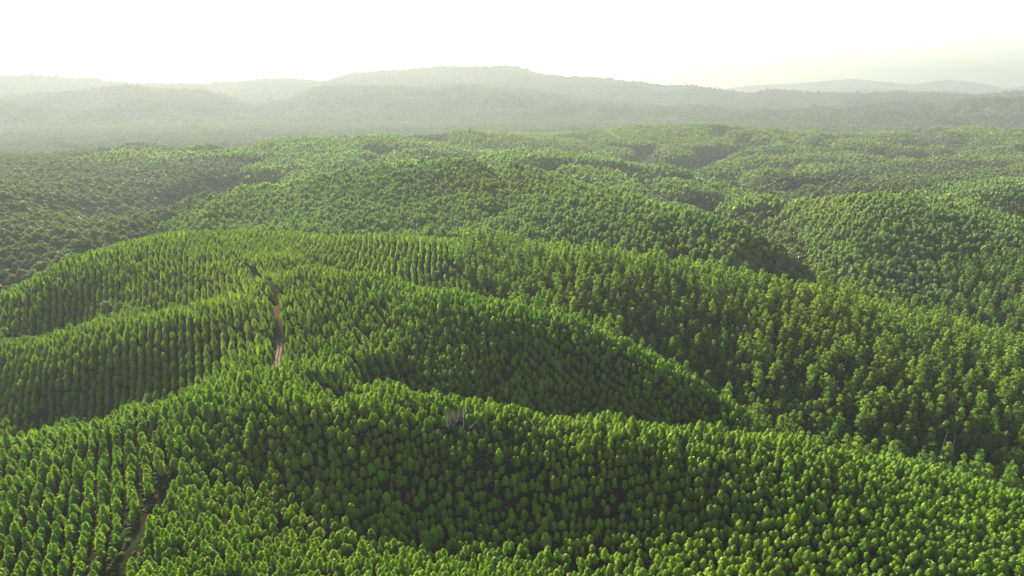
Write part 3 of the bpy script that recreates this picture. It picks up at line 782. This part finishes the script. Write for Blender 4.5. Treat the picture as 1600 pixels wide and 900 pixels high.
# ------------------------------------------------------------------ labels of the single trees of each stand
def zone(kind, px, py):
    """a label and a group from where the tree stands"""
    if kind == 'young':
        row = 'on the bottom edge' if py > 872 else ('second row up' if py > 850 else ('third row up' if py > 830 else 'higher up'))
        for lim, w in ((75, 'at the near left corner'), (185, 'left of the bare gully'), (260, "on the gully's right bank"), (360, 'just right of the gully'),
                       (470, 'on the sunny near left slope'), (580, "on the hollow's left rim"), (700, 'in the dark near hollow'), (820, "below the rust-brown trees' right side"),
                       (940, 'on the dim near middle slope'), (1080, 'right of the near middle'), (1220, 'on the near right slope'), (1360, 'far along the near right slope'),
                       (1480, 'near the bottom right corner'), (9999, 'in the bottom right corner')):
            if px < lim: break
        return 'rounded young green tree ' + w + ', ' + row, 'young plantation trees ' + w + ', ' + row
    if kind == 'tall':
        row = 'front edge' if py > 640 else ('second line' if py > 600 else ('upper slope' if py > 560 else 'slope top'))
        for lim, w in ((1050, 'far left tip'), (1085, 'left tip'), (1120, 'beside the left tip'), (1160, 'left end'), (1200, 'near the left end'), (1280, 'left part'), (1360, 'middle'), (1440, 'left of the white trunks'), (1510, 'behind the white trunks'), (1560, 'right of the white trunks'), (9999, 'right end')):
            if px < lim: break
        return 'tall bushy tree in the right-hand forest, ' + row + ', ' + w, 'tall forest trees, ' + row + ', ' + w
    if kind == 'dome':
        row = 'lowest rows' if py > 400 else ('lower rows' if py > 375 else ('middle rows' if py > 350 else 'upper rows'))
        for lim, w in ((700, 'far left of the middle hill'), (950, 'crown of the middle hill'), (1080, 'middle hill'), (1150, "middle hill's right shoulder"), (1235, "middle hill's tip by the gully"), (1300, "right hill's left edge"),
                       (1360, "right hill's left flank"), (1430, "right hill's centre"), (1500, "right hill's right flank"), (9999, "right hill's right end")):
            if px < lim: break
        return 'domed pale-green tree, ' + w + ', ' + row, 'domed plantation trees, ' + w + ', ' + row
    if px < 700:
        row = 'at the bottom' if py > 420 else ('along the plantation edge' if py > 385 else ('in the lower middle' if py > 355 else 'higher up'))
        for lim, w in ((40, 'left edge'), (80, 'left part'), (120, 'left centre'), (160, 'centre'), (210, 'right centre'), (9999, 'right end')):
            if px < lim: break
        return 'dark broad-crowned tree in the hazy left valley, ' + w + ', ' + row, 'wild trees of the left valley, ' + w + ', ' + row
    row = 'in its deepest fold' if py > 425 else 'at its mouth' if py > 400 else ('halfway up' if py > 365 else 'at its head')
    w = 'left side' if px < 1185 else ('middle' if px < 1215 else 'right side')
    return 'dark broad-crowned tree in the gully between the right-hand hills, ' + w + ', ' + row, 'wild trees of the gully, ' + w + ', ' + row

NAMES = {'young': 'plantation_tree', 'tall': 'forest_tree', 'dome': 'domed_tree', 'broad': 'wild_tree'}
STUFF = {'young': ('plantation_trees', 'dense rows of young rounded plantation trees over the near hills'),
         'tall': ('forest_trees', 'tall uneven forest covering the slopes on the right'),
         'dome': ('hill_trees', 'even-aged domed trees covering the far hills and ridges'),
         'broad': ('wild_forest', 'grey-green wild forest filling the left valley and gullies')}
for kind, T in TREES.items():
    keep = np.ones(len(T['x']), dtype=bool)
    for (cx, cy, cr) in CLEAR: keep &= (T['x'] - cx) ** 2 + (T['y'] - cy) ** 2 > cr * cr
    T = {q: T[q][keep] for q in T}
    H = {'young': 5.8, 'tall': 18, 'dome': 14, 'broad': 13}[kind]
    px, py, dep = project(T['x'], T['y'], T['z'] + H * .8 * T['sz'])
    hid = hidden_by(T['x'], T['y'], T['z'] + H * T['sz'])
    vis = (px > 4) & (px < 1596) & (py > 0) & (py < 892) & (hid < -2.0)
    score = np.where(vis, T['sz'] / dep, -1)
    order = np.argsort(-score)[:300]
    own = np.zeros(len(T['x']), dtype=bool); own[order] = True; own &= vis
    first = {}
    for i in np.nonzero(own)[0]:
        lab, grp = zone(kind, px[i], py[i])
        v = int(T['pick'][i]); cm, tm = PARTS[kind][v]
        t = bpy.data.objects.new(NAMES[kind], None); SC.collection.objects.link(t)
        t.empty_display_size = 0.5
        t.location = (T['x'][i], T['y'][i], T['z'][i]); t.rotation_euler = (T['tx'][i], T['ty'][i], T['rz'][i])
        t.scale = (T['sx'][i], T['sx'][i], T['sz'][i])
        tag(t, lab, 'tree', grp)
        if v not in first:
            first[v] = [new_obj('crown', cm, t), new_obj('trunk', tm, t)]
        else:
            for src in first[v]:
                c_ = src.copy(); SC.collection.objects.link(c_); c_.parent = t
    rest = {q: T[q][~own] for q in T}
    dd = np.hypot(rest['x'], rest['y'])
    # ONE object for the rest of the kind; finer meshes close by, coarser far off
    rest['pick'] = rest['pick'] + NVAR * (np.hypot(rest['x'], rest['y']) > 520) + NVAR * (np.hypot(rest['x'], rest['y']) > 1000)
    nm, lb = STUFF[kind]
    tag(stand(nm, kind, rest), lb, 'trees', kind='stuff')
    print(kind, len(T['x']), own.sum())

# ------------------------------------------------------------------ low scrub between the near trees
m = 60000
th = RNG.uniform(-0.78, 0.78, m); r = np.sqrt(RNG.uniform(170 ** 2, 470 ** 2, m)); x = r * np.sin(th); y = r * np.cos(th)
k = (fbm(x / 14, y / 14, 3, 31) > -0.12) & (dist_to(TRK, x, y) > 2.2) & (dist_to(GULLY, x, y) > 2.0); x, y = x[k], y[k]; m = len(x)
s = np.clip(RNG.lognormal(-2.0, 0.35, m), 0.05, 0.28)
tag(stand('undergrowth', 'broad', dict(x=x, y=y, z=ground(x, y) - 0.3 - s * 4, rz=RNG.uniform(0, 6.28, m), tx=RNG.normal(0, .1, m), ty=RNG.normal(0, .1, m), sx=s, sz=s * 0.9, pick=RNG.integers(NVAR, 3 * NVAR, m))),
    'low scrub and saplings on the brown floor between the plantation trees', 'undergrowth', kind='stuff')

# ------------------------------------------------------------------ forest on the mountains
def mountain_forest():
    X = []; Y = []
    m = 300000
    th = RNG.uniform(-0.72, 0.72, m); lr = np.log(np.where(RNG.random(m) < 0.22, RNG.uniform(3500, 4800, m), RNG.uniform(4000, 9200, m))); r = np.exp(lr)
    x = r * np.sin(th); y = r * np.cos(th); z = ground(x, y)
    rs2 = np.exp(np.linspace(np.log(3300), np.log(9300), 280)); th2 = np.linspace(-0.75, 0.75, 301)
    A2, B2 = np.meshgrid(th2, rs2); G2 = ground(B2 * np.sin(A2), B2 * np.cos(A2))
    E2 = np.maximum.accumulate((G2 + 6 - CAMZ) / B2, axis=0)
    i = np.clip(np.searchsorted(rs2, r * .985) - 1, 0, 279); j = np.clip(((th + .75) / 1.5 * 300).astype(int), 1, 299)
    k = (E2[i, j] * r + CAMZ - z - 14) < 10
    x, y, z = x[k], y[k], z[k]; m = len(x)
    s = np.clip(RNG.lognormal(0.05, 0.28, m), 0.7, 2.0) * (1 + np.clip((np.hypot(x, y) - 4000) / 4000, 0, 1) * 0.8)
    T = dict(x=x, y=y, z=z - 1.5, rz=RNG.uniform(0, 6.28, m), tx=RNG.normal(0, .05, m), ty=RNG.normal(0, .05, m), sx=s * 1.15, sz=s, pick=RNG.integers(2 * NVAR, 3 * NVAR, m))
    o = stand('mountain_forest', 'broad', T); tag(o, 'hazy wild forest covering the distant mountain slopes', 'forest', kind='stuff')
    print('mountain', m)
mountain_forest()

# ------------------------------------------------------------------ haze: one closed box round the camera and everything
def build_haze():
    x0, x1, y0, y1, z0, z1 = -20000, 20000, -400, 20000, -60, CAMZ + 720
    Vh = np.array([(x, y, z) for x in (x0, x1) for y in (y0, y1) for z in (z0, z1)])
    F = np.array([(0, 1, 3, 2), (4, 6, 7, 5), (0, 4, 5, 1), (2, 3, 7, 6), (0, 2, 6, 4), (1, 5, 7, 3)])
    m, N, L = nt('haze_air')
    pv = N.new('ShaderNodeVolumePrincipled')
    pv.inputs['Color'].default_value = (0.245, 0.270, 0.266, 1)
    pv.inputs['Density'].default_value = HAZE_DENSITY
    pv.inputs['Anisotropy'].default_value = 0.30
    o = N.new('ShaderNodeOutputMaterial'); L(pv.outputs[0], o.inputs['Volume'])
    ob = new_obj('haze', mesh_np('haze', Vh, F, [m]))
    tag(ob, kind='stuff')
    return ob
build_haze()
